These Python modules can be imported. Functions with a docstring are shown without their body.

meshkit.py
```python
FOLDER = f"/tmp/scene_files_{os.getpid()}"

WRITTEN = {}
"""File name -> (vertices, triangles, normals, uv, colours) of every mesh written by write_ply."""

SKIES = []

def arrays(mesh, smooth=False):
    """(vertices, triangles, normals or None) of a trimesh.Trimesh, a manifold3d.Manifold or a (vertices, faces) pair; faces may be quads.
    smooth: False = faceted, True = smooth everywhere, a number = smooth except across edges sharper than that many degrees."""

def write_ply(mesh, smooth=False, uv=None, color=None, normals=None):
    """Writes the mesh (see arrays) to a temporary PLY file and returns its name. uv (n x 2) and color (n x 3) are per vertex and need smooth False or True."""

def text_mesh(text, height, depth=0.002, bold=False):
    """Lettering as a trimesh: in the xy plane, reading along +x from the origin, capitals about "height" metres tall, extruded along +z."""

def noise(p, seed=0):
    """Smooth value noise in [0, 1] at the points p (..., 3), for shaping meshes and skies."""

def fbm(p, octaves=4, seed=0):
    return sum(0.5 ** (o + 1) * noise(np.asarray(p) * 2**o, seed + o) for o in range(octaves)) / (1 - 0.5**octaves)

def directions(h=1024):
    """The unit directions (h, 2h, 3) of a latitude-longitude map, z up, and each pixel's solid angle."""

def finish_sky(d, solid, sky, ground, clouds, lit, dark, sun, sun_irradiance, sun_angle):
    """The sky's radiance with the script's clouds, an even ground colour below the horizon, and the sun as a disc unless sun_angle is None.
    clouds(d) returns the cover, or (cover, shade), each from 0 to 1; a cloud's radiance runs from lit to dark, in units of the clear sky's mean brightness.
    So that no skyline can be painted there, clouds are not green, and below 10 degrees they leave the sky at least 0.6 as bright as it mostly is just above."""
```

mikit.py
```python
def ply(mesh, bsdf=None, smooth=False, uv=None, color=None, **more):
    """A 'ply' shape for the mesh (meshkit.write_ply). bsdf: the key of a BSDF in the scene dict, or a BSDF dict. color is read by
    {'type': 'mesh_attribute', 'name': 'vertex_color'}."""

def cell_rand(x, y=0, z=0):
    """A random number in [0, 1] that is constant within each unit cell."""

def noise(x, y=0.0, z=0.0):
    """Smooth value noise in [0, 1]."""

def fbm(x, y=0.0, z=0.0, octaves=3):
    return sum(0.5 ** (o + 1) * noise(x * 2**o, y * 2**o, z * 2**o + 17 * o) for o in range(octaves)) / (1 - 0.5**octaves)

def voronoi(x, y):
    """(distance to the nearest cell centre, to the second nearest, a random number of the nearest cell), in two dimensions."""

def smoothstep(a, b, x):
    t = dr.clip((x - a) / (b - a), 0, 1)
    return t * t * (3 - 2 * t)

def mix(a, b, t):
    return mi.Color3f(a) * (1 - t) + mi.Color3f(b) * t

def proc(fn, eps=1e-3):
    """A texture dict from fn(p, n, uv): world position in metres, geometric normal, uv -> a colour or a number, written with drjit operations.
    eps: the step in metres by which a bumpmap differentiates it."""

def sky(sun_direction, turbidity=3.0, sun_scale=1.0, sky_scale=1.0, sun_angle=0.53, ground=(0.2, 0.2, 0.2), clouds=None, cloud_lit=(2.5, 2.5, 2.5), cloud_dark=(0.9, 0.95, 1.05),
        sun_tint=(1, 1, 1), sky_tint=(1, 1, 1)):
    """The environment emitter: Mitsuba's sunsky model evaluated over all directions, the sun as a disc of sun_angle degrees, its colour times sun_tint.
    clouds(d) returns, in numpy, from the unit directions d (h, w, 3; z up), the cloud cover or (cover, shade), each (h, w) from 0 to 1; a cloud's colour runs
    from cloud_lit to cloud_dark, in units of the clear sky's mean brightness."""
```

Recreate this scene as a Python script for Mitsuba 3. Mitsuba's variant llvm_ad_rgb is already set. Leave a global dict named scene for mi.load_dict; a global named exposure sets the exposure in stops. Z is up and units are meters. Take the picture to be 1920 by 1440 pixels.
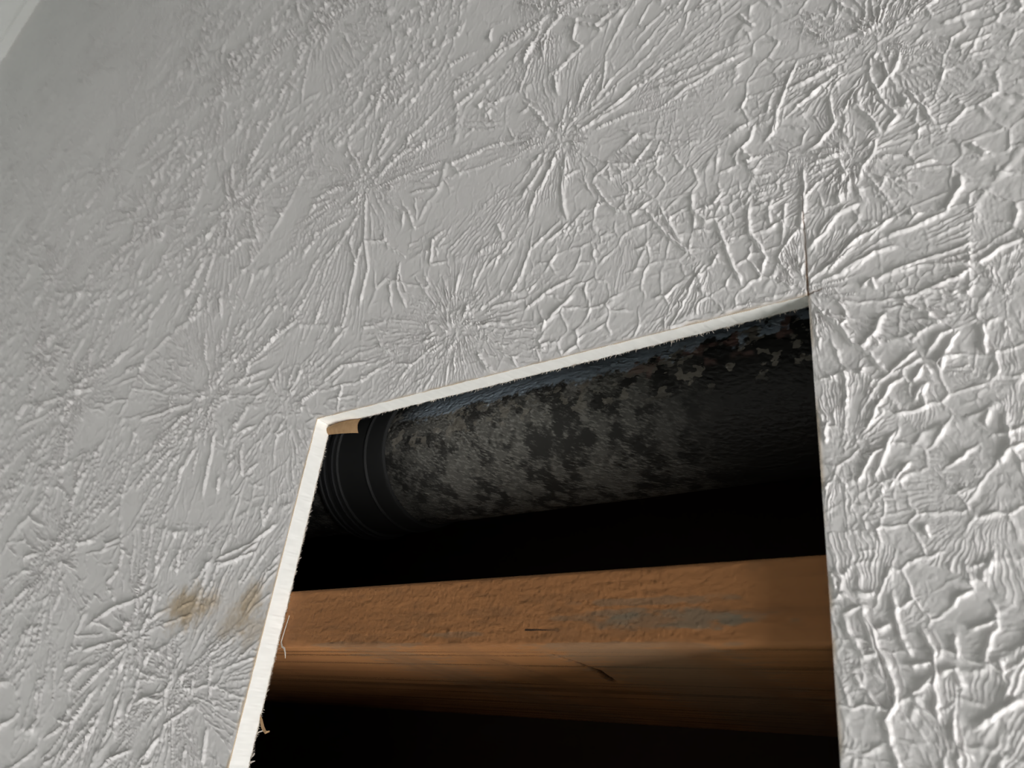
import math
import numpy as np, trimesh, drjit as dr, mitsuba as mi
import meshkit, mikit
from scipy.spatial import cKDTree

T = mi.ScalarTransform4f
scene, labels = {'type': 'scene'}, {}

# ------------------------------------------------------------------ camera, light, exposure
CAM = np.array([0.0, 0.0, 2.10])
FWD = np.array([0.58580289, 0.46456198, 0.66409121])       # looks up at the ceiling, obliquely
DOWN = np.array([0.19582359, -0.87626236, 0.44024698])
F_PX = 1489.76
scene['camera'] = {'type': 'thinlens', 'fov': math.degrees(2 * math.atan(960 / F_PX)), 'fov_axis': 'x',
                   'aperture_radius': 0.0010, 'focus_distance': 0.52, 'near_clip': 0.01, 'far_clip': 50.0,
                   'to_world': T().look_at(origin=CAM.tolist(), target=(CAM + FWD).tolist(), up=(-DOWN).tolist())}
exposure = 0.0
ZC = 2.41                       # ceiling (painted face)
BT = 0.0130                     # plasterboard thickness
WX = -2.40                      # window wall
WIN = (-2.60, -0.55, 1.15, 2.32)   # window opening: y0, y1, z0, z1
WIN_RAD = (19.8, 19.5, 19.4)      # daylight behind the window panes
HOLE = np.array([[.4565, .2289], [.1000, .2253], [.0984, .1100], [.0966, -.0950], [.4492, -.0950]])   # cut in the ceiling


# ------------------------------------------------------------------ helpers
def mat(name, d):
    scene[name] = {'type': 'twosided', 'b': d}
    return name


def principled(color, rough=.6, spec=.4, **k):
    c = color if isinstance(color, dict) else {'type': 'rgb', 'value': list(color)}
    return {'type': 'principled', 'base_color': c, 'roughness': rough, 'specular': spec, **k}


def obj(key, mesh, m, label=None, category=None, kind=None, group=None, **k):
    base, n = key, 0
    while key in scene:
        n += 1
        key = f'{base}_{n:03d}'
    scene[key] = mikit.ply(mesh, m, **k)
    d = {a: b for a, b in (('label', label), ('category', category), ('kind', kind), ('group', group)) if b}
    if d:
        labels[key] = d
    return key


def box(x0, x1, y0, y1, z0, z1):
    return trimesh.creation.box(bounds=[[x0, y0, z0], [x1, y1, z1]])


def ss(a, b, x):
    t = np.clip((x - a) / (b - a), 0, 1)
    return t * t * (3 - 2 * t)


def n2(x, y, s, seed):
    return meshkit.noise(np.stack([x * s, y * s, np.full_like(x, .37 + seed)], -1), seed)


def grid_faces(nr, nc):
    i, j = np.meshgrid(np.arange(nr - 1), np.arange(nc - 1), indexing='ij')
    a = (i * nc + j).ravel()
    return np.vstack([np.c_[a, a + 1, a + nc + 1], np.c_[a, a + nc + 1, a + nc]])


def sweep(path, radii, sides=6):
    p = np.asarray(path, float)
    t = np.gradient(p, axis=0); t /= np.linalg.norm(t, axis=1, keepdims=True)
    a = np.cross(t, [0.31, 0.87, 0.38]); a /= np.linalg.norm(a, axis=1, keepdims=True)
    b = np.cross(t, a); w = np.arange(sides) * 2 * np.pi / sides
    r = np.broadcast_to(radii, (len(p),))[:, None, None]
    v = (p[:, None] + r * (np.cos(w)[None, :, None] * a[:, None] + np.sin(w)[None, :, None] * b[:, None])).reshape(-1, 3)
    i, j = np.meshgrid(np.arange(len(p) - 1), np.arange(sides), indexing='ij')
    q = np.stack([i * sides + j, i * sides + (j + 1) % sides, (i + 1) * sides + (j + 1) % sides, (i + 1) * sides + j], -1).reshape(-1, 4)
    return trimesh.Trimesh(v, np.vstack([q[:, [0, 1, 2]], q[:, [0, 2, 3]]]), process=False)


# ------------------------------------------------------------------ materials of the room
mat('paint_wall', principled((.62, .66, .64), .8, .2))
mat('paint_trim', principled((.90, .90, .88), .5, .4))
mat('carpet', principled(mikit.proc(lambda p, n, uv: mikit.mix((.20, .195, .19), (.26, .255, .25), mikit.fbm(p.x * 200, p.y * 200))), .5, .4))
mat('ceiling_paint', principled({'type': 'mesh_attribute', 'name': 'vertex_color'}, .62, .30))
mat('gypsum', principled({'type': 'mesh_attribute', 'name': 'vertex_color'}, .9, .1))
mat('brown_paper', principled(mikit.proc(lambda p, n, uv: mikit.mix((.26, .15, .07), (.38, .25, .14), mikit.fbm(p.x * 400, p.y * 150, p.z * 400))), .8, .2))
mat('grey_paper', principled((.50, .45, .39), .9, .1))

# ------------------------------------------------------------------ room shell
X1, Y0, Y1 = 3.235, -3.2, 3.9
obj('floor', box(WX - .1, X1 + .1, Y0 - .1, Y1 + .1, -.1, 0), 'carpet', kind='structure')
obj('wall_left', box(X1, X1 + .1, Y0 - .1, Y1 + .1, 0, ZC + .3), 'paint_wall', kind='structure')
obj('wall_back', box(WX, X1, Y1, Y1 + .1, 0, ZC + .3), 'paint_wall', kind='structure')
obj('wall_front', box(WX, X1, Y0 - .1, Y0, 0, ZC + .3), 'paint_wall', kind='structure')
a, b, c, d = WIN
obj('wall_right', trimesh.util.concatenate([box(WX - .1, WX, Y0 - .1, a, 0, ZC + .3), box(WX - .1, WX, b, Y1 + .1, 0, ZC + .3),
                                            box(WX - .1, WX, a, b, 0, c), box(WX - .1, WX, a, b, d, ZC + .3)]), 'paint_wall', kind='structure')
obj('window_1__frame', trimesh.util.concatenate([box(WX - .07, WX + .02, a, a + .05, c, d), box(WX - .07, WX + .02, b - .05, b, c, d), box(WX - .07, WX + .02, a + .05, b - .05, c, c + .05),
                                                 box(WX - .07, WX + .02, a + .05, b - .05, d - .05, d), box(WX - .07, WX, (a + b) / 2 - .025, (a + b) / 2 + .025, c + .05, d - .05)]), 'paint_trim')
labels['window_1'] = {'kind': 'structure'}
pane = trimesh.Trimesh([[WX - .06, a, c], [WX - .06, b, c], [WX - .06, b, d], [WX - .06, a, d]], [[0, 1, 2], [0, 2, 3]], process=False)
obj('window_1__pane', pane, 'paint_trim', emitter={'type': 'area', 'radiance': {'type': 'rgb', 'value': list(WIN_RAD)}})
# crown moulding along the far wall: fascia, cove and bead
prof = [(0, 0), (-.022, 0), (-.022, -.036), (-.016, -.040), (-.012, -.046)] + [(-.012 + .008 * math.sin(k / 8 * math.pi / 2), -.046 - .092 * k / 8) for k in range(1, 9)] + \
       [(-.016, -.140), (-.018, -.146), (-.018, -.160), (-.012, -.168), (0, -.170)]
pv = np.array([[X1 + px, y, ZC + pz] for y in (Y0, Y1) for px, pz in prof]); m_ = len(prof)
obj('trim_1', trimesh.Trimesh(pv, [t for k in range(m_ - 1) for t in ([k, k + 1, m_ + k + 1], [k, m_ + k + 1, m_ + k])], process=False), 'paint_trim', smooth=35, kind='structure')


# ------------------------------------------------------------------ the stomped ceiling relief
def vor(a, b, A, B, seed, sid):
    """Voronoi in (a, b): distance in metres to the nearest cell border, cell random. A, B: metres per unit of a and b."""
    ia, ib = np.floor(a), np.floor(b)
    F1 = np.full(a.shape, 9.0); F2 = F1.copy(); v1 = np.zeros(a.shape + (2,)); v2 = v1.copy(); rid = np.zeros(a.shape)

    def hsh(x, y, k):
        h = (x.astype(np.int64) * 374761393 + y.astype(np.int64) * 668265263 + sid * 2246822519 + (k + seed * 7) * 3266489917) & 0xFFFFFFFF
        h = ((h ^ (h >> 13)) * 1274126177) & 0xFFFFFFFF
        return ((h ^ (h >> 16)) & 0xFFFFFF) / 16777215.0
    for da in (-1, 0, 1):
        for db in (-1, 0, 1):
            ca, cb = ia + da, ib + db
            va, vb = ca + .1 + .8 * hsh(ca, cb, 1) - a, cb + .1 + .8 * hsh(ca, cb, 2) - b
            D = np.hypot(va, vb)
            n1, nn = D < F1, (D >= F1) & (D < F2)
            F2 = np.where(n1, F1, np.where(nn, D, F2))
            vv = np.stack([va, vb], -1)
            v2 = np.where(n1[..., None], v1, np.where(nn[..., None], vv, v2))
            v1 = np.where(n1[..., None], vv, v1)
            rid = np.where(n1, hsh(ca, cb, 3), rid)
            F1 = np.where(n1, D, F1)
    g = v1 / np.maximum(F1, 1e-6)[..., None] - v2 / np.maximum(F2, 1e-6)[..., None]
    gm = np.hypot(g[..., 0] / A, g[..., 1] / B)
    return (F2 - F1) / np.maximum(gm, 1e-6), rid


rng = np.random.default_rng(5)
# centres of the brush stomps that can be made out (x, y, reach, strength), then more of them around
STOMPS = [(.7209, .5428, .19, 1.), (.4784, .4643, .20, .95), (.2601, .4077, .21, .95), (.6219, .2813, .20, .95), (.9430, .3489, .19, .9),
          (.1012, .2290, .13, .7), (.0759, .3000, .12, .45), (.6122, .0765, .15, .7), (.5362, .0400, .15, .8), (.4834, .5950, .12, .4), (.0918, .1414, .10, .25),
          (.0562, .1757, .10, .2), (.0619, .0150, .14, .4), (.2898, .5600, .16, .6), (.0571, .3700, .14, .5), (.2015, .3103, .10, .2), (.0872, .0634, .10, .1),
          (.1498, .2694, .11, .3), (.8016, .1469, .17, .6), (.0248, .1997, .12, .3), (.0354, .1249, .12, .15), (.3300, .2700, .14, .75), (.5050, .2500, .12, .5)]
pts = [s[:2] for s in STOMPS]
for _ in range(6000):
    q = (rng.uniform(-.5, 3.3), rng.uniform(-.5, 3.9))
    if min((q[0] - p[0]) ** 2 + (q[1] - p[1]) ** 2 for p in pts) > .19 ** 2:
        pts.append(q)
PTS = np.array(pts); NS = len(PTS)
REACH = np.r_[[s[2] for s in STOMPS], rng.uniform(.85, 1.25, NS - len(STOMPS)) * .19]
KIND = np.r_[[s[3] for s in STOMPS], rng.uniform(.5, 1.0, NS - len(STOMPS))]     # 1 = all radial, 0 = broken plates
TREE = cKDTree(PTS)


def seg_dist(x, y, a, b):
    a, b = np.asarray(a), np.asarray(b); ab = b - a
    t = np.clip(((x - a[0]) * ab[0] + (y - a[1]) * ab[1]) / (ab @ ab), 0, 1)
    return np.hypot(x - a[0] - t * ab[0], y - a[1] - t * ab[1]), t


# crests that stand out one by one, as polylines on the ceiling in millimetres
RIDGES = [
    [(230.8, 353.8), (216.4, 329.4), (210.3, 321.6), (189.5, 312.9), (177.0, 291.6), (165.7, 278.0), (157.6, 267.6)],
    [(230.8, 353.8), (219.3, 363.4), (199.4, 353.9), (189.4, 367.4)], [(180.8, 312.5), (174.5, 297.0), (165.8, 281.9)],
    [(161.3, 314.0), (159.7, 300.4), (151.6, 289.3), (143.9, 289.3)], [(146.4, 290.3), (140.1, 267.0), (134.1, 248.0), (131.8, 240.4)],
    [(128.0, 272.5), (120.2, 255.5)], [(247.7, 329.9), (254.1, 354.8), (254.7, 390.4)], [(279.9, 344.9), (275.6, 366.2), (266.5, 382.0), (262.5, 394.3)],
    [(307.6, 350.3), (298.9, 333.4)], [(262.4, 508.9), (261.0, 533.1)], [(288.4, 503.5), (293.8, 527.2), (287.0, 540.8), (267.3, 553.2)],
    [(264.6, 510.3), (253.1, 495.4), (265.9, 486.9), (274.9, 478.1), (269.9, 454.3)], [(247.3, 405.0), (215.1, 416.4), (200.7, 426.7)],
    [(232.8, 401.5), (208.9, 400.8), (192.6, 397.7)], [(190.3, 414.4), (177.4, 407.8), (153.3, 406.1), (130.6, 409.4)],
    [(272.0, 267.8), (254.7, 277.2), (237.3, 281.3)], [(250.4, 256.6), (235.8, 268.0)], [(466.2, 458.3), (448.2, 472.9), (418.9, 484.2)],
    [(463.6, 449.5), (430.9, 449.7), (376.4, 443.3)], [(411.9, 389.8), (413.3, 403.9), (440.5, 427.1)], [(404.1, 352.1), (399.8, 327.9), (384.4, 305.3)],
    [(123.4, 347.1), (127.3, 335.8), (136.3, 330.3)], [(110.6, 355.5), (113.6, 335.3), (118.6, 331.3)],
    [(351.7, 333.5), (367.8, 337.2), (371.3, 361.0), (361.1, 365.4)], [(261.7, 317.4), (250.2, 321.9), (245.7, 327.3)],
    [(333.3, 550.6), (305.9, 551.1), (289.2, 558.3)], [(342.4, 471.4), (330.8, 482.0), (322.3, 484.5)], [(381.7, 500.5), (363.7, 508.5), (341.4, 516.0)],
    [(126.9, 293.7), (127.7, 281.3), (127.2, 272.4), (121.6, 260.3), (118.9, 253.1), (122.4, 244.8)], [(115.7, 290.4), (117.1, 280.6), (116.7, 273.3)],
    [(108.4, 284.3), (109.4, 270.3)], [(102.5, 264.1), (107.5, 259.9), (113.3, 251.1), (109.2, 242.9)], [(99.3, 286.2), (99.8, 275.6), (101.3, 265.0)],
    [(98.7, 251.1), (90.5, 258.1), (79.4, 271.2)], [(90.8, 234.0), (85.3, 241.0), (76.9, 248.9), (68.0, 250.6), (59.0, 255.4)],
    [(86.9, 231.5), (77.8, 235.8), (69.4, 238.4), (60.5, 238.9)], [(75.9, 221.7), (71.9, 225.2), (71.0, 218.9)], [(92.0, 211.6), (88.5, 205.9)],
    [(87.1, 204.9), (81.7, 194.2)], [(80.0, 191.5), (74.3, 195.0), (70.6, 190.2)],
    [(93.7, 78.4), (92.2, 71.6), (86.9, 63.0), (82.5, 63.7), (86.9, 80.9), (93.7, 78.4)],
    [(88.7, 83.0), (83.6, 72.8), (78.7, 57.4), (77.1, 48.3), (81.2, 42.2), (80.4, 31.2)], [(82.4, 72.1), (77.2, 74.0)],
    [(75.5, 85.9), (74.6, 75.9), (71.5, 63.1)], [(67.0, 72.6), (63.8, 63.8), (65.0, 52.3), (65.1, 41.8)], [(63.4, 57.1), (57.5, 59.0), (56.6, 53.1)],
    [(56.8, 69.9), (56.8, 62.6)], [(52.0, 72.3), (42.8, 75.2)], [(44.5, 62.7), (43.7, 57.5)], [(87.2, 51.7), (83.4, 44.5)],
    [(54.3, 40.7), (47.9, 45.5), (40.1, 50.2)], [(91.2, 57.2), (88.3, 52.9)], [(61.3, 110.0), (61.1, 105.7)], [(88.5, 86.5), (81.3, 85.5)],
    [(97.6, 94.0), (95.2, 88.2)], [(71.8, 60.0), (65.3, 60.7)],
    [(91.7, 212.2), (86.6, 203.8), (81.8, 193.0), (75.4, 187.6), (70.9, 178.4), (68.4, 174.3)], [(86.6, 203.8), (84.0, 207.0)],
    [(78.9, 191.3), (72.4, 197.0), (68.7, 205.4)], [(74.4, 172.2), (68.3, 176.0), (62.1, 180.7), (58.3, 184.2)],
    [(72.1, 164.7), (68.8, 170.0), (62.9, 173.0)], [(72.0, 165.6), (75.4, 159.5), (78.7, 153.4)],
    [(57.5, 165.0), (56.8, 158.3), (62.4, 156.9), (69.2, 157.4)], [(53.7, 182.1), (47.4, 189.2), (43.2, 190.7)],
    [(49.9, 173.4), (45.3, 184.3), (41.4, 189.3)], [(60.4, 169.9), (55.6, 176.5), (52.7, 172.4)], [(77.7, 130.6), (72.5, 143.3), (69.2, 149.2)],
    [(84.8, 129.2), (76.8, 142.4)], [(72.7, 126.1), (64.4, 135.7)], [(31.8, 218.1), (21.1, 223.7), (14.5, 224.9)],
    [(32.7, 190.4), (33.3, 181.1), (33.3, 176.1)], [(35.1, 131.3), (32.3, 134.5), (26.7, 137.3)], [(65.4, 225.9), (43.1, 227.9), (30.3, 230.0)],
    [(37.2, 146.6), (35.8, 152.5)], [(55.1, 168.7), (57.6, 164.2)], [(94.7, 158.9), (96.0, 148.8)], [(60.5, 161.5), (58.1, 165.2), (55.8, 168.0)],
    [(744.0, 281.8), (703.7, 280.3), (667.8, 282.4)], [(673.8, 363.0), (654.4, 327.6), (633.2, 306.0)], [(667.8, 402.1), (653.8, 375.1)],
    [(1080.1, 365.8), (965.2, 351.5)], [(701.1, 228.4), (687.9, 255.4), (647.4, 269.4)], [(698.7, 204.5), (682.0, 220.0), (654.4, 238.2)],
    [(626.0, 196.2), (628.6, 210.6), (616.9, 232.1)], [(580.4, 182.2), (586.2, 213.2), (593.4, 242.5)], [(546.6, 220.6), (531.7, 195.4), (551.5, 214.7)],
    [(564.5, 198.3), (559.1, 182.9)], [(652.5, 219.4), (640.3, 230.4)], [(921.5, 375.5), (956.6, 432.7)],
    [(823.3, 215.1), (850.6, 248.3), (849.2, 267.8)], [(878.3, 224.0), (867.1, 241.9)], [(835.0, 160.5), (793.6, 183.9), (764.5, 206.0)],
    [(533.0, 128.6), (494.2, 137.2), (468.7, 150.4)], [(461.0, 259.4), (442.6, 270.1), (411.6, 265.8)], [(478.0, 238.2), (479.7, 248.5), (463.9, 255.0)],
    [(627.2, 300.6), (605.7, 317.6), (588.8, 343.6)], [(515.2, 202.6), (529.0, 195.0)], [(492.3, 162.9), (483.7, 149.0)],
    [(534.5, 125.7), (506.3, 126.2), (485.2, 138.7)], [(531.0, 123.1), (483.8, 131.6)], [(694.0, 84.2), (660.5, 97.8), (619.8, 105.3), (604.9, 112.3)],
    [(683.4, 30.3), (688.0, 42.3), (665.4, 54.9)], [(595.1, 71.8), (582.1, 62.6), (585.2, 50.1), (583.9, 34.6), (587.0, 16.1)],
    [(659.7, -16.5), (652.9, -2.9), (633.1, 13.8), (622.2, 25.5)], [(698.1, -1.2), (675.7, 8.2), (668.4, 31.9), (646.1, 50.3), (614.2, 68.4)],
    [(611.4, -13.8), (604.1, 7.7), (605.9, 36.1)], [(511.1, 35.9), (516.1, 48.0)], [(501.4, 56.5), (490.6, 36.5), (482.6, 31.9)],
    [(536.4, 24.7), (544.6, 37.9), (540.8, 45.4)], [(534.5, 8.8), (533.5, 16.8), (513.6, 26.7), (506.9, 32.0)], [(550.4, -8.1), (533.8, 10.8)],
    [(476.6, -2.4), (483.9, 17.5)], [(686.9, 64.8), (646.1, 70.9), (620.9, 74.4)], [(603.0, 73.1), (598.3, 94.7), (603.3, 109.7)],
    [(829.2, 143.0), (832.4, 154.4), (800.8, 169.5)], [(606.4, 7.6), (592.9, 18.0)], [(1015.8, 694.0), (1006.6, 735.7), (969.5, 743.2)],
    [(1023.4, 752.3), (921.0, 719.2), (880.5, 743.5)], [(976.8, 551.6), (989.0, 585.3), (956.7, 580.5), (988.2, 626.6)],
    [(814.4, 466.4), (794.4, 487.4), (761.8, 509.9)], [(738.6, 430.0), (741.8, 465.9), (736.0, 478.8)],
    [(701.7, 469.3), (688.1, 458.5), (663.6, 472.4), (635.9, 461.9)], [(714.5, 535.0), (671.2, 538.3), (646.9, 580.7)],
    [(543.8, 406.6), (530.6, 429.3), (492.2, 431.6)], [(501.9, 384.4), (486.9, 407.4), (474.1, 429.1)], [(459.8, 401.7), (441.7, 361.0), (439.7, 322.1)],
    [(463.9, 459.7), (438.9, 478.7), (415.9, 482.6)], [(474.4, 504.2), (467.7, 531.2)], [(663.8, 688.9), (693.8, 721.5)],
    [(704.8, 657.8), (708.2, 685.1)], [(994.7, 644.7), (961.9, 666.2), (916.5, 665.4)], [(730.9, 567.8), (757.4, 620.8)],
    [(716.5, 564.7), (709.7, 621.8)], [(1702.5, 1035.0), (1689.4, 1079.3), (1600.3, 1073.0)], [(493.1, 556.4), (491.6, 582.3), (490.6, 600.0)],
    [(462.4, 553.8), (448.3, 566.0)], [(515.1, 499.4), (496.6, 518.1)], [(64.0, 352.7), (58.1, 326.6), (53.1, 314.7), (59.8, 307.2)],
    [(82.7, 347.8), (82.6, 333.3), (81.4, 325.5), (90.4, 315.0), (97.2, 313.8)], [(72.6, 334.8), (64.9, 320.0), (61.2, 308.0)],
    [(47.6, 357.2), (50.0, 348.9), (52.8, 343.5), (60.5, 336.1)], [(98.5, 303.0), (98.4, 286.3), (99.8, 272.0)],
    [(63.0, 305.6), (65.3, 295.8), (71.1, 290.0), (73.1, 283.5)], [(80.6, 300.0), (78.2, 288.0)], [(62.0, 280.5), (60.9, 276.9)],
    [(31.4, 267.4), (32.3, 260.1), (39.5, 249.1)], [(47.2, 329.5), (44.3, 321.0), (40.8, 312.4), (38.3, 302.4)], [(27.1, 364.4), (12.8, 362.8)],
    [(23.6, 344.0), (9.7, 344.1)], [(112.4, 334.7), (111.1, 348.9), (98.8, 382.1)], [(94.1, 257.3), (84.2, 266.6), (73.3, 269.2)],
    [(39.5, 249.1), (53.1, 246.2), (63.6, 245.5)], [(53.2, 281.6), (40.8, 279.7)], [(25.6, 283.3), (20.3, 273.7)], [(132.5, 445.2), (123.1, 428.0)], 
]


def relief(x, y):
    """Depth of the texture below the flat board, in metres, at ceiling points."""
    w1, w2 = n2(x, y, 60, 1) - .5, n2(x, y, 60, 2) - .5
    w3, w4 = n2(x, y, 260, 3) - .5, n2(x, y, 260, 4) - .5
    w5, w6 = n2(x, y, 650, 5) - .5, n2(x, y, 650, 6) - .5
    xw, yw = x + .006 * w1 + .0026 * w3 + .0010 * w5, y + .006 * w2 + .0026 * w4 + .0010 * w6
    D, I = TREE.query(np.c_[xw + .06 * (n2(x, y, 24, 7) - .5), yw + .06 * (n2(x, y, 24, 8) - .5)], k=4)
    score = D / REACH[I]
    o = np.argsort(score, axis=1)
    s0 = np.take_along_axis(I, o[:, :1], 1)[:, 0]
    sc = np.take_along_axis(score, o[:, :2], 1)
    lip = sc[:, 1] - sc[:, 0]
    dx, dy = xw - PTS[s0, 0], yw - PTS[s0, 1]
    rho = np.hypot(dx, dy) + .003
    ph = np.arctan2(dy, dx) / (2 * np.pi) + .5 + (s0 * .618) % 1
    ph = ph - np.floor(ph)
    lr = np.log(rho)
    kind = KIND[s0]
    sd = s0 * 3.7

    def pol(ka, kb, seed):                    # noise drawn out along the brush strokes
        return meshkit.noise(np.stack([lr * ka, ph * kb, sd], -1), seed)
    wf = 1 + .9 * ss(.45, 1.3, np.hypot(x, y))      # the texture was laid on more coarsely towards the wall
    near = n2(x, y, 45, 11); mid = n2(x, y, 130, 12); fine = n2(x, y, 420, 13)
    bead = .45 + 1.1 * n2(x, y, 330, 18)
    k1 = ss(.25, .6, kind + .7 * (pol(1.2, 6, 16) - .5))
    # long radial ridges, a few of them heavy
    dA, rA = vor(lr * .75, ph * 17, rho / .75, 2 * np.pi * rho / 17, 1, s0)
    RA = np.exp(-(dA / wf / (.0005 + .0007 * near)) ** 2) * ss(.42, .72, pol(2.2, 26, 21)) * ss(.004, .015, rho)
    dB, rB = vor(lr * .9, ph * 41, rho / .9, 2 * np.pi * rho / 41, 2, s0)
    RB = np.exp(-(dB / wf / (.00040 + .00038 * near)) ** 2) * ss(.44, .70, pol(2.6, 40, 22)) * ss(.004, .02, rho)
    # fine bristle streaks
    dC, rC = vor(lr * 1.1, ph * 118, rho / 1.1, 2 * np.pi * rho / 118, 5, s0)
    RC = np.exp(-(dC / wf / .00038) ** 2) * ss(.40, .62, pol(1.6, 14, 23)) * (.4 + fine)
    # broken skin: plates with raised rims
    d3, r3 = vor(xw / .016, yw / .016, .016, .016, 3, np.zeros_like(s0))
    R3 = np.exp(-(d3 / wf / (.00045 + .0006 * near)) ** 2) * np.clip(2.4 * mid - .75, 0, 1.1)
    d4, r4 = vor(xw / .0058, yw / .0058, .0058, .0058, 4, np.zeros_like(s0))
    R4 = np.exp(-(d4 / .0006) ** 2) * np.clip(3.2 * n2(x, y, 50, 15) - 1.75, 0, 1) * (.4 + fine)
    edge = np.exp(-(lip / .03) ** 2) * np.clip(2.4 * mid - .8, 0, 1)
    RD = np.zeros_like(x)
    xh, yh = x + .0016 * w3 + .0012 * w5, y + .0016 * w4 + .0012 * w6
    for k, line in enumerate(RIDGES):
        P = np.array(line) / 1000
        lo, hi = P.min(0) - .006, P.max(0) + .006
        m_ = np.nonzero((x > lo[0]) & (x < hi[0]) & (y > lo[1]) & (y < hi[1]))[0]
        if len(m_) == 0:
            continue
        L_ = np.linalg.norm(np.diff(P, axis=0), axis=1); S_ = np.r_[0, np.cumsum(L_)]; tot = S_[-1]
        wd = (.00065 + .00042 * ((k * .618) % 1)) * (.6 + .8 * near[m_])
        for q in range(len(P) - 1):
            d_, t_ = seg_dist(xh[m_], yh[m_], P[q], P[q + 1])
            t_ = (S_[q] + t_ * L_[q]) / tot
            RD[m_] = np.maximum(RD[m_], np.exp(-(d_ / wd) ** 2) * ss(-.06, .12, t_) * ss(1.06, .88, t_))
    h = (.00165 * RA + .00110 * RB) * bead * (.15 + .85 * k1) + .00070 * RC * (.3 + .7 * k1) + .00155 * R3 * bead * (1 - .8 * k1) + .00085 * R4 * (1 - .5 * k1) + .0010 * edge * bead
    h = np.maximum(h, .00180 * RD * (.4 + .9 * bead * .7))
    h = h * (.90 + 2.0 * ss(.35, 1.25, np.hypot(x, y)))
    h = h + .00012 * (rA - .5) * k1 + .00016 * (r3 - .5) * (1 - k1) + .00022 * (near - .5) + .00024 * (fine - .5) + .00019 * (n2(x, y, 1000, 17) - .5)
    return h


def inside(x, y, poly):
    r = np.zeros(x.shape, bool)
    for p, q in zip(poly, np.roll(poly, -1, 0)):
        c_ = (p[1] > y) != (q[1] > y)
        r ^= c_ & (x < (q[0] - p[0]) * (y - p[1]) / (q[1] - p[1] + 1e-15) + p[0])
    return r


# rings of the ceiling mesh around the spot below which the photographer stands: fine near it, coarser far away
H = ZC - CAM[2]
STEP = 1.62 / F_PX
BL = 16
th = np.arange(math.radians(-14), math.radians(104), STEP * 1.2)
th = th[:len(th) // BL * BL + 1]
uu = np.arange(.06, math.atan(16), STEP)
uu = uu[:len(uu) // BL * BL + 1]


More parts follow.
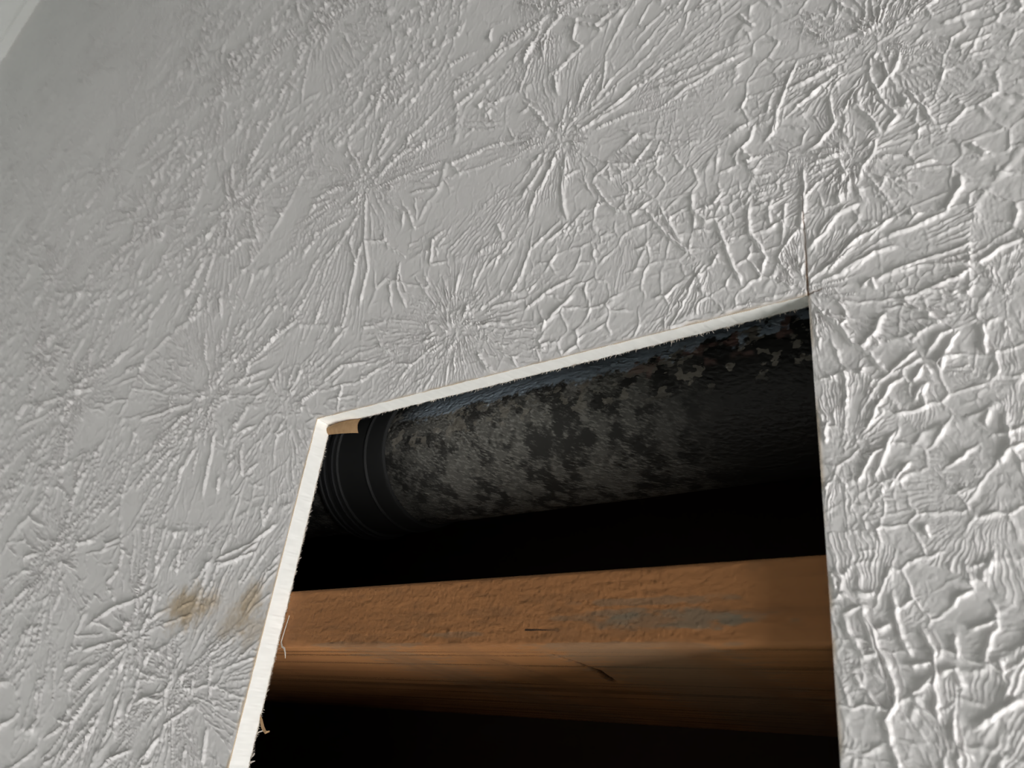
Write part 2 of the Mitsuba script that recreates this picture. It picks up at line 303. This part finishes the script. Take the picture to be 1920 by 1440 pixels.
def rmax(t):
    c_, s_ = np.cos(t), np.sin(t)
    rx = np.where(c_ > 0, (X1 + .05) / np.maximum(c_, 1e-9), (WX - .05) / np.minimum(c_, -1e-9))
    ry = np.where(s_ > 0, (Y1 + .05) / np.maximum(s_, 1e-9), (Y0 - .05) / np.minimum(s_, -1e-9))
    return np.minimum(rx, ry)


TH, UU = np.meshgrid(th, uu, indexing='ij')
RR = np.minimum(H * np.tan(UU), rmax(TH))
GX, GY = RR * np.cos(TH), RR * np.sin(TH)


def to_frame(x, y):      # only to choose where the mesh must be fine
    q = np.stack([x, y, np.full_like(x, H)], -1)
    R_ = np.cross(DOWN, FWD)
    zc = np.maximum(q @ FWD, 1e-3)
    return 960 + F_PX * (q @ R_) / zc, 720 + F_PX * (q @ DOWN) / zc


px_, py_ = to_frame(GX, GY)
want = (px_ > -170) & (px_ < 2090) & (py_ > -170) & (py_ < 1610) & (RR < rmax(TH) - .0)
nb_t, nb_u = (len(th) - 1) // BL, (len(uu) - 1) // BL
wb = np.zeros((nb_t, nb_u), bool)
for i in range(nb_t):
    for j in range(nb_u):
        wb[i, j] = want[i * BL:i * BL + BL + 1, j * BL:j * BL + BL + 1].any()
nu = len(uu)
ii, jj = np.meshgrid(np.arange(len(th) - 1), np.arange(nu - 1), indexing='ij')
use = wb[ii // BL, jj // BL].ravel()
a0 = (ii * nu + jj).ravel()[use]
F = np.vstack([np.c_[a0, a0 + nu + 1, a0 + nu], np.c_[a0, a0 + 1, a0 + nu + 1]])
ci, cj = np.nonzero(~wb)
a0 = ci * BL * nu + cj * BL
F = np.vstack([F, np.c_[a0, a0 + BL * nu + BL, a0 + BL * nu], np.c_[a0, a0 + BL, a0 + BL * nu + BL]])
VX, VY = GX.ravel().copy(), GY.ravel().copy()
# cut the hole: drop what lies inside it, pull the rim onto the saw line
ins = inside(VX, VY, HOLE)
tri_in = ins[F]
F = F[~tri_in.all(1)]
rim = np.unique(F[ins[F]])
best = np.full(len(rim), 9.0); bx, by = VX[rim].copy(), VY[rim].copy()
for p, q in zip(HOLE, np.roll(HOLE, -1, 0)):
    dd, tt = seg_dist(VX[rim], VY[rim], p, q)
    g = dd < best
    best = np.where(g, dd, best); bx = np.where(g, p[0] + tt * (q - p)[0], bx); by = np.where(g, p[1] + tt * (q - p)[1], by)
VX[rim], VY[rim] = bx, by
keep, inv = np.unique(F, return_inverse=True)
VX, VY, F = VX[keep], VY[keep], inv.reshape(-1, 3)
area = np.abs((VX[F[:, 1]] - VX[F[:, 0]]) * (VY[F[:, 2]] - VY[F[:, 0]]) - (VX[F[:, 2]] - VX[F[:, 0]]) * (VY[F[:, 1]] - VY[F[:, 0]]))
F = F[area > 1e-12]
hd = np.concatenate([relief(VX[k:k + 200000], VY[k:k + 200000]) for k in range(0, len(VX), 200000)])
edge_d = np.min([seg_dist(VX, VY, p, q)[0] for p, q in zip(HOLE, np.roll(HOLE, -1, 0))], axis=0)
# knife slip beyond the corner: a slit running on, and a nick to the side
SLITS = [((.1000, .2253), (.1000, .2640), .00045), ((.1000, .2640), (.0998, .2850), .0002), ((.1000, .2257), (.0935, .2266), .0003)]
slit = np.zeros_like(VX)
for p, q, w in SLITS:
    dd, tt = seg_dist(VX + .0004 * (n2(VX, VY, 300, 31) - .5), VY, p, q)
    slit = np.maximum(slit, np.exp(-(dd / w) ** 2) * (1 - .5 * tt))
hd = hd * ss(-.0008, .003, edge_d) - .0012 * slit
# paint colour: off white, tea-coloured water stain left of the hole, bare paper along the cut
base = np.array([.805, .782, .772])
col = np.broadcast_to(base, (len(VX), 3)).copy()
col *= (1 + .03 * (n2(VX, VY, 30, 21) - .5))[:, None]


def tint(c_, amount):
    global col
    col = col * (1 - amount[:, None]) + np.asarray(c_) * amount[:, None]


for (sx, sy, rx, ry, k) in [(.5530, .0950, .024, .014, .85), (.5240, .0975, .012, .007, .65), (.4745, .0960, .013, .013, .75), (.4900, .0840, .013, .011, .5), (.4640, .0780, .010, .012, .45), (.5000, .0930, .05, .022, .10)]:
    q = np.hypot((VX - sx) / rx, (VY - sy) / ry) + .9 * (n2(VX, VY, 160, 22) - .5) + .6 * (n2(VX, VY, 500, 23) - .5)
    tint((.52, .395, .25), k * ss(1.5, .3, q))
rim_t = np.exp(-(edge_d / .0012) ** 2) * np.clip(2.6 * n2(VX, VY, 120, 24) - .9, 0, 1)
tint((.52, .40, .27), .75 * rim_t)
line_ = np.exp(-((edge_d - .0013) / .00035) ** 2) * (VX > .40) * ss(.115, .085, VY) * ss(.25, .5, n2(VX, VY, 90, 25))
tint((.60, .47, .31), .8 * line_)
tint((.25, .15, .085), np.clip(1.2 * slit, 0, 1))
obj('ceiling', trimesh.Trimesh(np.c_[VX, VY, ZC - hd], F, process=False), 'ceiling_paint', smooth=True, color=col, kind='structure',
    label='off-white ceiling with a stomped crow-foot plaster texture and a rectangular hole cut in it')
# the board that carries the texture, bare behind and beside the camera
import shapely.geometry as sg
outer = sg.box(WX - .05, Y0 - .05, X1 + .05, Y1 + .05).difference(sg.Polygon(HOLE).buffer(.003))
ov, of_ = [], []
for g in getattr(outer, 'geoms', [outer]):
    v_, f_ = trimesh.creation.triangulate_polygon(g, engine='earcut')
    of_.append(f_ + sum(len(q) for q in ov)); ov.append(v_)
ov = np.vstack(ov)
rest = trimesh.Trimesh(np.c_[ov, np.full(len(ov), ZC + .0018)], np.vstack(of_), process=False)
obj('ceiling__plain_board', rest, 'ceiling_paint', color=np.broadcast_to(base, (len(rest.vertices), 3)))

# cut edge of the plasterboard: paper skin, white gypsum core, torn grey paper at the top
INNER = np.array([[.4560, .2289], [.1000, .2278], [.0984, .1100], [.0966, -.0950], [.4464, -.0950]])
rows = np.array([0, .0005, .0007, .004, .009, BT - .0008, BT - .0004, BT])
for k in (4, 0, 1, 2, 3):
    p, q, pi, qi = HOLE[k], HOLE[(k + 1) % 5], INNER[k], INNER[(k + 1) % 5]
    n = max(40, int(np.linalg.norm(q - p) / .0006))
    t = np.linspace(0, 1, n)[:, None]
    nrm = np.array([(q - p)[1], -(q - p)[0]]); nrm /= np.linalg.norm(nrm)
    V, C = [], []
    for j, z in enumerate(rows):
        f = z / BT
        xy = (p + (q - p) * t) * (1 - f) + (pi + (qi - pi) * t) * f
        pk = np.c_[xy[:, 0] * 250, xy[:, 1] * 250, np.full(n, z * 250)]
        off = .0005 * (meshkit.noise(pk, 41) - .5) + .0004 * (meshkit.noise(pk * 4, 42) - .5) * (.3 + f)
        off = off * (0 if j == 0 else 1)
        zz = z + (0 if j < 5 else .0012 * (meshkit.fbm(pk * 3, 3, 43) - .5))
        V.append(np.c_[xy + nrm * off[:, None], ZC + zz * np.ones(n)])
        core_c = np.array([.82, .81, .77]) * (.96 + .08 * meshkit.noise(pk * 2, 44))[:, None]
        pap = np.array([.56, .44, .30]) * np.ones((n, 1))
        C.append(pap if j in (0, 1) else core_c if j < 6 else np.array([.55, .50, .43]) * np.ones((n, 1)))
    obj('ceiling__cut_edge', trimesh.Trimesh(np.vstack(V), grid_faces(len(rows), n), process=False), 'gypsum', smooth=True, color=np.vstack(C),
        label='raw white gypsum edge of the hole')
# back of the board, seen from inside the cavity only
BX0, BX1, BY0, BY1 = -.8, 1.6, -1.1, 1.0
pl = sg.box(BX0, BY0, BX1, BY1).difference(sg.Polygon(INNER))
bv, bf = trimesh.creation.triangulate_polygon(pl, engine='earcut')
obj('ceiling__backing_paper', trimesh.Trimesh(np.c_[bv, np.full(len(bv), ZC + BT)], bf, process=False), 'grey_paper')


# torn paper fibres along the upper rim (too fine to count) and single shreds
def along(k, t, z=BT):
    p, q = (INNER[k], INNER[(k + 1) % 5]) if z > BT / 2 else (HOLE[k], HOLE[(k + 1) % 5])
    nrm = np.array([(q - p)[1], -(q - p)[0]]); nrm = -nrm / np.linalg.norm(nrm)
    if (np.mean(HOLE, 0) - p) @ nrm < 0:
        nrm = -nrm
    return np.r_[p + (q - p) * t, ZC + z], np.r_[nrm, 0]


fz = []
for k, cnt, t0 in ((4, 560, .25), (0, 420, 0)):
    for _ in range(cnt):
        s, nn = along(k, rng.uniform(t0, 1), BT + rng.uniform(-.0006, .0004))
        L = rng.uniform(.0004, .0016) * (1 if rng.uniform() < .93 else 2)
        dv = nn + rng.normal(0, .5, 3); dv /= np.linalg.norm(dv)
        fz.append(sweep([s - nn * .0004, s + dv * L * .5, s + dv * L + rng.normal(0, .0002, 3)], [.00016, .00012, .00003], 4))
obj('ceiling__paper_fuzz', trimesh.util.concatenate(fz), 'grey_paper', kind='stuff', label='fuzz of torn paper fibres')


def strip(pts, w, up):
    """A thin, slightly thick ribbon along pts."""
    p = np.asarray(pts, float); w = np.broadcast_to(w, (len(p),))
    t = np.gradient(p, axis=0); t /= np.linalg.norm(t, axis=1, keepdims=True)
    s = np.cross(t, up); s /= np.linalg.norm(s, axis=1, keepdims=True); nn = np.cross(s, t) * .00015
    ring = np.stack([p - s * w[:, None] - nn, p + s * w[:, None] - nn, p + s * w[:, None] + nn, p - s * w[:, None] + nn], 1)
    n = len(p); f = []
    for i in range(n - 1):
        for j in range(4):
            a_, b_ = i * 4 + j, i * 4 + (j + 1) % 4
            f += [[a_, b_, b_ + 4], [a_, b_ + 4, a_ + 4]]
    f += [[0, 1, 2], [0, 2, 3], [n * 4 - 4, n * 4 - 2, n * 4 - 3], [n * 4 - 4, n * 4 - 1, n * 4 - 2]]
    return trimesh.Trimesh(ring.reshape(-1, 3), f, process=False)


zp = ZC + BT
UP = np.array([0, 0, 1.0])
SHREDS = [
    ([(.4520, .0300, zp - .001), (.4490, .0262, zp), (.4462, .0222, zp + .0005), (.4425, .0196, zp + .0008), (.4408, .0206, zp + .0022)], [.0007, .0011, .0012, .0009, .0004], 'brown_paper'),
    ([(.4512, .0180, zp), (.4482, .0196, zp + .0003), (.4455, .0206, zp + .0012)], [.0003, .0004, .0003], 'grey_paper'),
    ([(.4505, .0052, zp), (.4490, .0066, zp + .0008), (.4478, .0078, zp + .0005)], [.0008, .0006, .0002], 'grey_paper'),
    ([(.4500, .0020, zp - .0005), (.4478, .0028, zp), (.4462, .0036, zp + .001)], [.0005, .0005, .0002], 'grey_paper'),
    ([(.4475, .0900, zp), (.4480, .0800, zp - .0004), (.4482, .0730, zp - .0006), (.4455, .0700, zp - .001), (.4428, .0690, zp - .001), (.4412, .0662, zp - .0005), (.4412, .0632, zp + .0005)], [.0002, .0004, .0005, .0006, .0006, .0005, .0002], 'grey_paper'),
    ([(.4560, .1290, zp), (.4535, .1284, zp + .0006), (.4520, .1292, zp + .001)], [.0007, .0005, .0002], 'grey_paper'),
    ([(.4565, .1200, zp), (.4540, .1190, zp + .0005), (.4528, .1200, zp + .0012)], [.0006, .0005, .0002], 'grey_paper'),
    ([(.4570, .1500, zp), (.4545, .1492, zp + .0006), (.4536, .1500, zp + .001)], [.0006, .0004, .0002], 'grey_paper'),
]
for pts_, w_, m_ in SHREDS:
    obj('ceiling__paper_shred', strip(pts_, w_, UP), m_)
# flap of brown backing paper curling out in the far corner of the hole
fx, fy = np.meshgrid(np.linspace(0, 1, 24), np.linspace(0, 1, 10), indexing='ij')
cv = lambda t_, p_: sum(np.asarray(q_)[None, None] * (math.comb(len(p_) - 1, k_) * t_ ** k_ * (1 - t_) ** (len(p_) - 1 - k_))[..., None] for k_, q_ in enumerate(p_))
top_ = cv(fx, [(.4570, .2285, zp), (.4450, .2310, zp), (.4330, .2310, zp), (.4220, .2290, zp)])
bot_ = cv(fx, [(.4560, .2215, zp + .0005), (.4480, .2195, zp - .001), (.4330, .2180, zp - .0015), (.4222, .2172, zp + .001)])
P_ = top_ * (1 - fy[..., None]) + bot_ * fy[..., None]
P_[..., 2] -= .0045 * np.sin(np.pi * fy * .9) * (.5 + .5 * np.sin(2.6 * fx + .3))
P2_ = P_ + np.array([0, 0, .0004])
flap = trimesh.Trimesh(np.vstack([P_.reshape(-1, 3), P2_.reshape(-1, 3)]), np.vstack([grid_faces(24, 10), grid_faces(24, 10)[:, ::-1] + 240]), process=False)
obj('ceiling__paper_flap', flap, 'brown_paper', smooth=True, label='brown torn paper flap in the corner of the hole')

# ------------------------------------------------------------------ what the hole shows: timber, pipe, deck
JY0, JY1 = .0698, .1064


def lit(*c_):
    return mi.Color3f(*c_)


def blob(p, cx, cy, rx, ry, n_):
    q = dr.sqrt(dr.square((p.x - cx) / rx) + dr.square((p.y - cy) / ry)) + 1.1 * (n_ - .5)
    return mikit.smoothstep(1.1, .6, q)


def wood(p, n, uv):
    X, Y, Z = p.x, p.y, p.z - ZC
    w = mikit.fbm(X * 9, Y * 60, Z * 60)
    grain = mikit.fbm(X * 6, (Y + .004 * w) * 420, (Z + .004 * w) * 420)
    g2 = mikit.noise(X * 2.5, (Z + .006 * w) * 230 + Y * 90) * .7 + .3 * mikit.noise(X * 5, (Z + .006 * w) * 700)
    c_ = mikit.mix((.258, .112, .042), (.365, .165, .064), w)
    c_ = mikit.mix(c_, (.11, .050, .018), .75 * mikit.smoothstep(.48, .75, g2) * mikit.smoothstep(BT + .001, BT + .004, Z))
    c_ = mikit.mix(c_, (.24, .11, .045), .5 * mikit.smoothstep(.5, .75, grain))
    nb = mikit.fbm(X * 120, Y * 300, Z * 300)
    for (cx, cy, rx, ry, k) in WOOD_SMUDGES:
        c_ = mikit.mix(c_, (.15, .125, .088), k * blob(p, cx, cy, rx, ry, nb))
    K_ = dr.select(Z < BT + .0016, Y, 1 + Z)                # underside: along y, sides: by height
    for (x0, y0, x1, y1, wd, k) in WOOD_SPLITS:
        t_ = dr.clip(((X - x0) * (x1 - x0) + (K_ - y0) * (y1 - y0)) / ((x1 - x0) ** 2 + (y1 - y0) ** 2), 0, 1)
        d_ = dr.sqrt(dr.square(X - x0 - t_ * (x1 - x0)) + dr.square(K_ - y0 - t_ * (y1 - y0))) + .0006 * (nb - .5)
        c_ = mikit.mix(c_, (.02, .013, .009), k * mikit.smoothstep(wd, .4 * wd, d_))  # shade down in the splits painted dark, plus a black nail head
    c_ = mikit.mix(c_, (.22, .105, .045), .6 * mikit.smoothstep(.52, .7, mikit.fbm(X * 60, Y * 160, 3.3)))
    return c_


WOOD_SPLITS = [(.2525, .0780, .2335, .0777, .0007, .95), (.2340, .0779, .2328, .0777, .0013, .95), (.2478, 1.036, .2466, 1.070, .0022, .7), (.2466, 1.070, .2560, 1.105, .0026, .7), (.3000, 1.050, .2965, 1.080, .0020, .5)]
WOOD_SMUDGES = [
    (.1738, .0815, .050, .0045, .75), (.1986, .0845, .030, .0030, .55), (.1440, .0802, .010, .0030, .85), (.1800, .0900, .045, .0022, .45),
    (.3000, .0760, .020, .0020, .4), (.2200, .0830, .020, .0018, .45), (.3700, .0712, .05, .0018, .4), (.2000, .0705, .06, .0015, .45),
]
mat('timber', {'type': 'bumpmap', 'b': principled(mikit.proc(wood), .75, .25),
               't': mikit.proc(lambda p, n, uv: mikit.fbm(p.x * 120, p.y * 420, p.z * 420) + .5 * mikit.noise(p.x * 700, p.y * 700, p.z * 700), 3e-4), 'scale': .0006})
# joist with rounded arrises
r = .0022; zb, zt = ZC + BT + .0002, ZC + BT + .285
cs = []
for cx, cy, s0 in ((JY1 - r, zb + r, -90), (JY1 - r, zt - r, 0), (JY0 + r, zt - r, 90), (JY0 + r, zb + r, 180)):
    cs += [(cx + r * math.cos(math.radians(s0 + k * 22.5)), cy + r * math.sin(math.radians(s0 + k * 22.5))) for k in range(5)]
fine_cs = []
for p, q in zip(cs, cs[1:] + cs[:1]):
    nseg = max(1, int(math.hypot(q[0] - p[0], q[1] - p[1]) / .0009)) if min(p[1], q[1]) < zb + .004 and abs(p[1] - q[1]) < .01 else (60 if abs(p[1] - q[1]) > .1 else 1)
    fine_cs += [(p[0] + (q[0] - p[0]) * k / nseg, p[1] + (q[1] - p[1]) * k / nseg) for k in range(nseg)]
fine_cs = np.array(fine_cs)
xs = np.r_[np.linspace(-.5, .06, 12), np.linspace(.07, .52, 420), np.linspace(.55, 1.4, 12)]
m = len(fine_cs)
V = np.concatenate([np.c_[np.full(m, x), fine_cs] for x in xs])
dn = .0009 * (meshkit.fbm(np.c_[V[:, 0] * 60, V[:, 1:] * 160], 3, 51) - .5) + .0004 * (meshkit.noise(V * 700, 52) - .5)
ctr = np.array([(JY0 + JY1) / 2, (zb + zt) / 2])
low = V[:, 2] < zb + .003
V[low, 2] += np.abs(dn[low]) * 1.0
sd = np.where(V[:, 1] < ctr[0], 1, -1) * np.abs(dn)
V[~low, 1] += sd[~low]
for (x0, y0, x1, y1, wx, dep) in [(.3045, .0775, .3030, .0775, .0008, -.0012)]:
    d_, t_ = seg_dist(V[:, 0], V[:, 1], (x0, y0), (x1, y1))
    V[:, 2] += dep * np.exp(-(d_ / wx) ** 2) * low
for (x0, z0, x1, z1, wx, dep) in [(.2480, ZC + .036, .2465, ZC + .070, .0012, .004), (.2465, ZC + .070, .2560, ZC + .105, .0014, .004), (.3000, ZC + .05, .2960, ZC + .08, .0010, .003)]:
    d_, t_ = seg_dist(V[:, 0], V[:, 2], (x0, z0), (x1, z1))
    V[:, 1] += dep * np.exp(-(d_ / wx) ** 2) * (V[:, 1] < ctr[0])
i, j = np.meshgrid(np.arange(len(xs) - 1), np.arange(m), indexing='ij')
q = np.stack([i * m + j, i * m + (j + 1) % m, (i + 1) * m + (j + 1) % m, (i + 1) * m + j], -1).reshape(-1, 4)
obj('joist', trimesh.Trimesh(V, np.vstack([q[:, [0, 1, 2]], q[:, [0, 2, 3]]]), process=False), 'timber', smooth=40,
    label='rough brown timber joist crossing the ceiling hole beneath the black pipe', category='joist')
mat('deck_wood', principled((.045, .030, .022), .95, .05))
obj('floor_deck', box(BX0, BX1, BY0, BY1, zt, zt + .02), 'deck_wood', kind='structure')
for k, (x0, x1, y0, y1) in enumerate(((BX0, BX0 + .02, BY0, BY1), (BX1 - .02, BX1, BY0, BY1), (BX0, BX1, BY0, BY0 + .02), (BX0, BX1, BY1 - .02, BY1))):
    obj(f'trim_{k + 2}', box(x0, x1, y0, y1, ZC + BT, zt), 'deck_wood', kind='structure')  # unseen side walls, added to keep the cavity closed and dark

# drain pipe with a rubber coupling
PY, PZ, PR = .252, 2.10 + .4435, .0542


def pipe_color(p, n, uv):
    X = p.x
    th_ = dr.atan2(p.y - PY, -(p.z - PZ)) * 57.2958        # 0 at the bottom, + towards the far side
    A_ = th_ * .00095
    n1 = mikit.fbm(X * 90, A_ * 90, 1.0, 4); n2_ = mikit.fbm(X * 420, A_ * 420, 5.0); n3 = mikit.noise(X * 150 + 3, A_ * 150, 9.0)
    n4 = mikit.fbm(X * 260 + A_ * 260, A_ * 900 - X * 500, 2.0)
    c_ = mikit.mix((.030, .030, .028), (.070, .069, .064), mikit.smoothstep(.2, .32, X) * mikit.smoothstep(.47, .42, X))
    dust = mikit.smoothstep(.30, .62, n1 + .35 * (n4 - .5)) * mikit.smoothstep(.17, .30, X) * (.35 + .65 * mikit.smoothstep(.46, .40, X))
    c_ = mikit.mix(c_, (.26, .255, .23), .85 * dust)
    c_ = mikit.mix(c_, (.48, .47, .43), .6 * dust * mikit.smoothstep(.5, .72, n4))
    flakes = mikit.smoothstep(.57, .63, mikit.fbm(X * 150, A_ * 190, 3.0, 4)) * mikit.smoothstep(-22, -8, th_)
    c_ = mikit.mix(c_, (.40, .37, .31), .6 * flakes)
    red = mikit.smoothstep(.55, .68, mikit.fbm(X * 70, A_ * 70, 13.0, 3)) * mikit.smoothstep(.30, .22, X) * mikit.smoothstep(-4, 4, th_)
    c_ = mikit.mix(c_, (.34, .21, .18), .6 * red)
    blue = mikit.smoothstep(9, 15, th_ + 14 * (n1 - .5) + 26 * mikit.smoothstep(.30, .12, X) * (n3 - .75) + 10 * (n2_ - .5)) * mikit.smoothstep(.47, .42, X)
    c_ = mikit.mix(c_, mikit.mix((.40, .51, .62), (.66, .78, .88), n2_), .9 * blue)  # bluish sheen along the far side, put into the colour
    return c_


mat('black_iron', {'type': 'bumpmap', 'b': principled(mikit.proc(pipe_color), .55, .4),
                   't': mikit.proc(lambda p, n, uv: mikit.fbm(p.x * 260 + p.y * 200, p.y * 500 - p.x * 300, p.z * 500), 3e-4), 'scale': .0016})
mat('black_rubber', principled((.030, .031, .031), .55, .4))
mat('dark_steel', principled((.035, .036, .038), .45, .5, metallic=.3))


def lathe_x(profile, sides=128, rough=0.0, seed=0):
    pr = np.array(profile, float)
    w = np.linspace(0, 2 * np.pi, sides, endpoint=False)
    rr = pr[:, 1:2] * np.ones((1, sides))
    if rough:
        xx = np.broadcast_to(pr[:, :1], rr.shape)
        rr = rr + rough * (meshkit.fbm(np.stack([xx * 70, np.cos(w) * 4 + 0 * rr, np.sin(w) * 4 + 0 * rr], -1), 4, seed) - .5)
    V = np.stack([np.broadcast_to(pr[:, :1], rr.shape), PY + rr * np.sin(w), PZ - rr * np.cos(w)], -1).reshape(-1, 3)
    i, j = np.meshgrid(np.arange(len(pr) - 1), np.arange(sides), indexing='ij')
    q = np.stack([i * sides + j, i * sides + (j + 1) % sides, (i + 1) * sides + (j + 1) % sides, (i + 1) * sides + j], -1).reshape(-1, 4)
    return trimesh.Trimesh(V, np.vstack([q[:, [0, 2, 1]], q[:, [0, 3, 2]]]), process=False)


obj('drain_pipe__barrel', lathe_x([(x, PR) for x in np.linspace(-.6, .58, 300)], 160, .0010, 61), 'black_iron', smooth=True, label='mottled grey barrel with a blue-grey sheen painted into its colour')
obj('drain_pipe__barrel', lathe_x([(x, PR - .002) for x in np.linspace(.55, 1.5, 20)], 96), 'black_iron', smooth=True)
CR = .0608
prof = [(.470, PR + .0004), (.4705, PR + .0028), (.472, PR + .0035), (.4875, PR + .0040), (.4885, CR - .0026), (.4900, CR - .0014), (.4915, CR - .0016), (.4935, CR - .0022),
        (.523, CR - .0022), (.5235, CR - .0002), (.5445, CR - .0002), (.5455, CR + .0006), (.5475, CR + .0006), (.5495, CR - .0004), (.5500, PR - .002)]
obj('drain_pipe__coupling', lathe_x(prof), 'black_rubber', smooth=30, label='smooth black rubber coupling sleeve')
for x0, x1 in ((.5275, .5325), (.5375, .5410)):
    obj('drain_pipe__coupling__clamp_band', lathe_x([(x0, CR - .0005), (x0, CR + .0008), (x0 + .0006, CR + .0013), (x1 - .0006, CR + .0013), (x1, CR + .0008), (x1, CR - .0005)]), 'dark_steel', smooth=30)
labels['drain_pipe'] = {'label': 'thick black drain pipe above the hole, with a rubber coupling at its left end', 'category': 'pipe'}
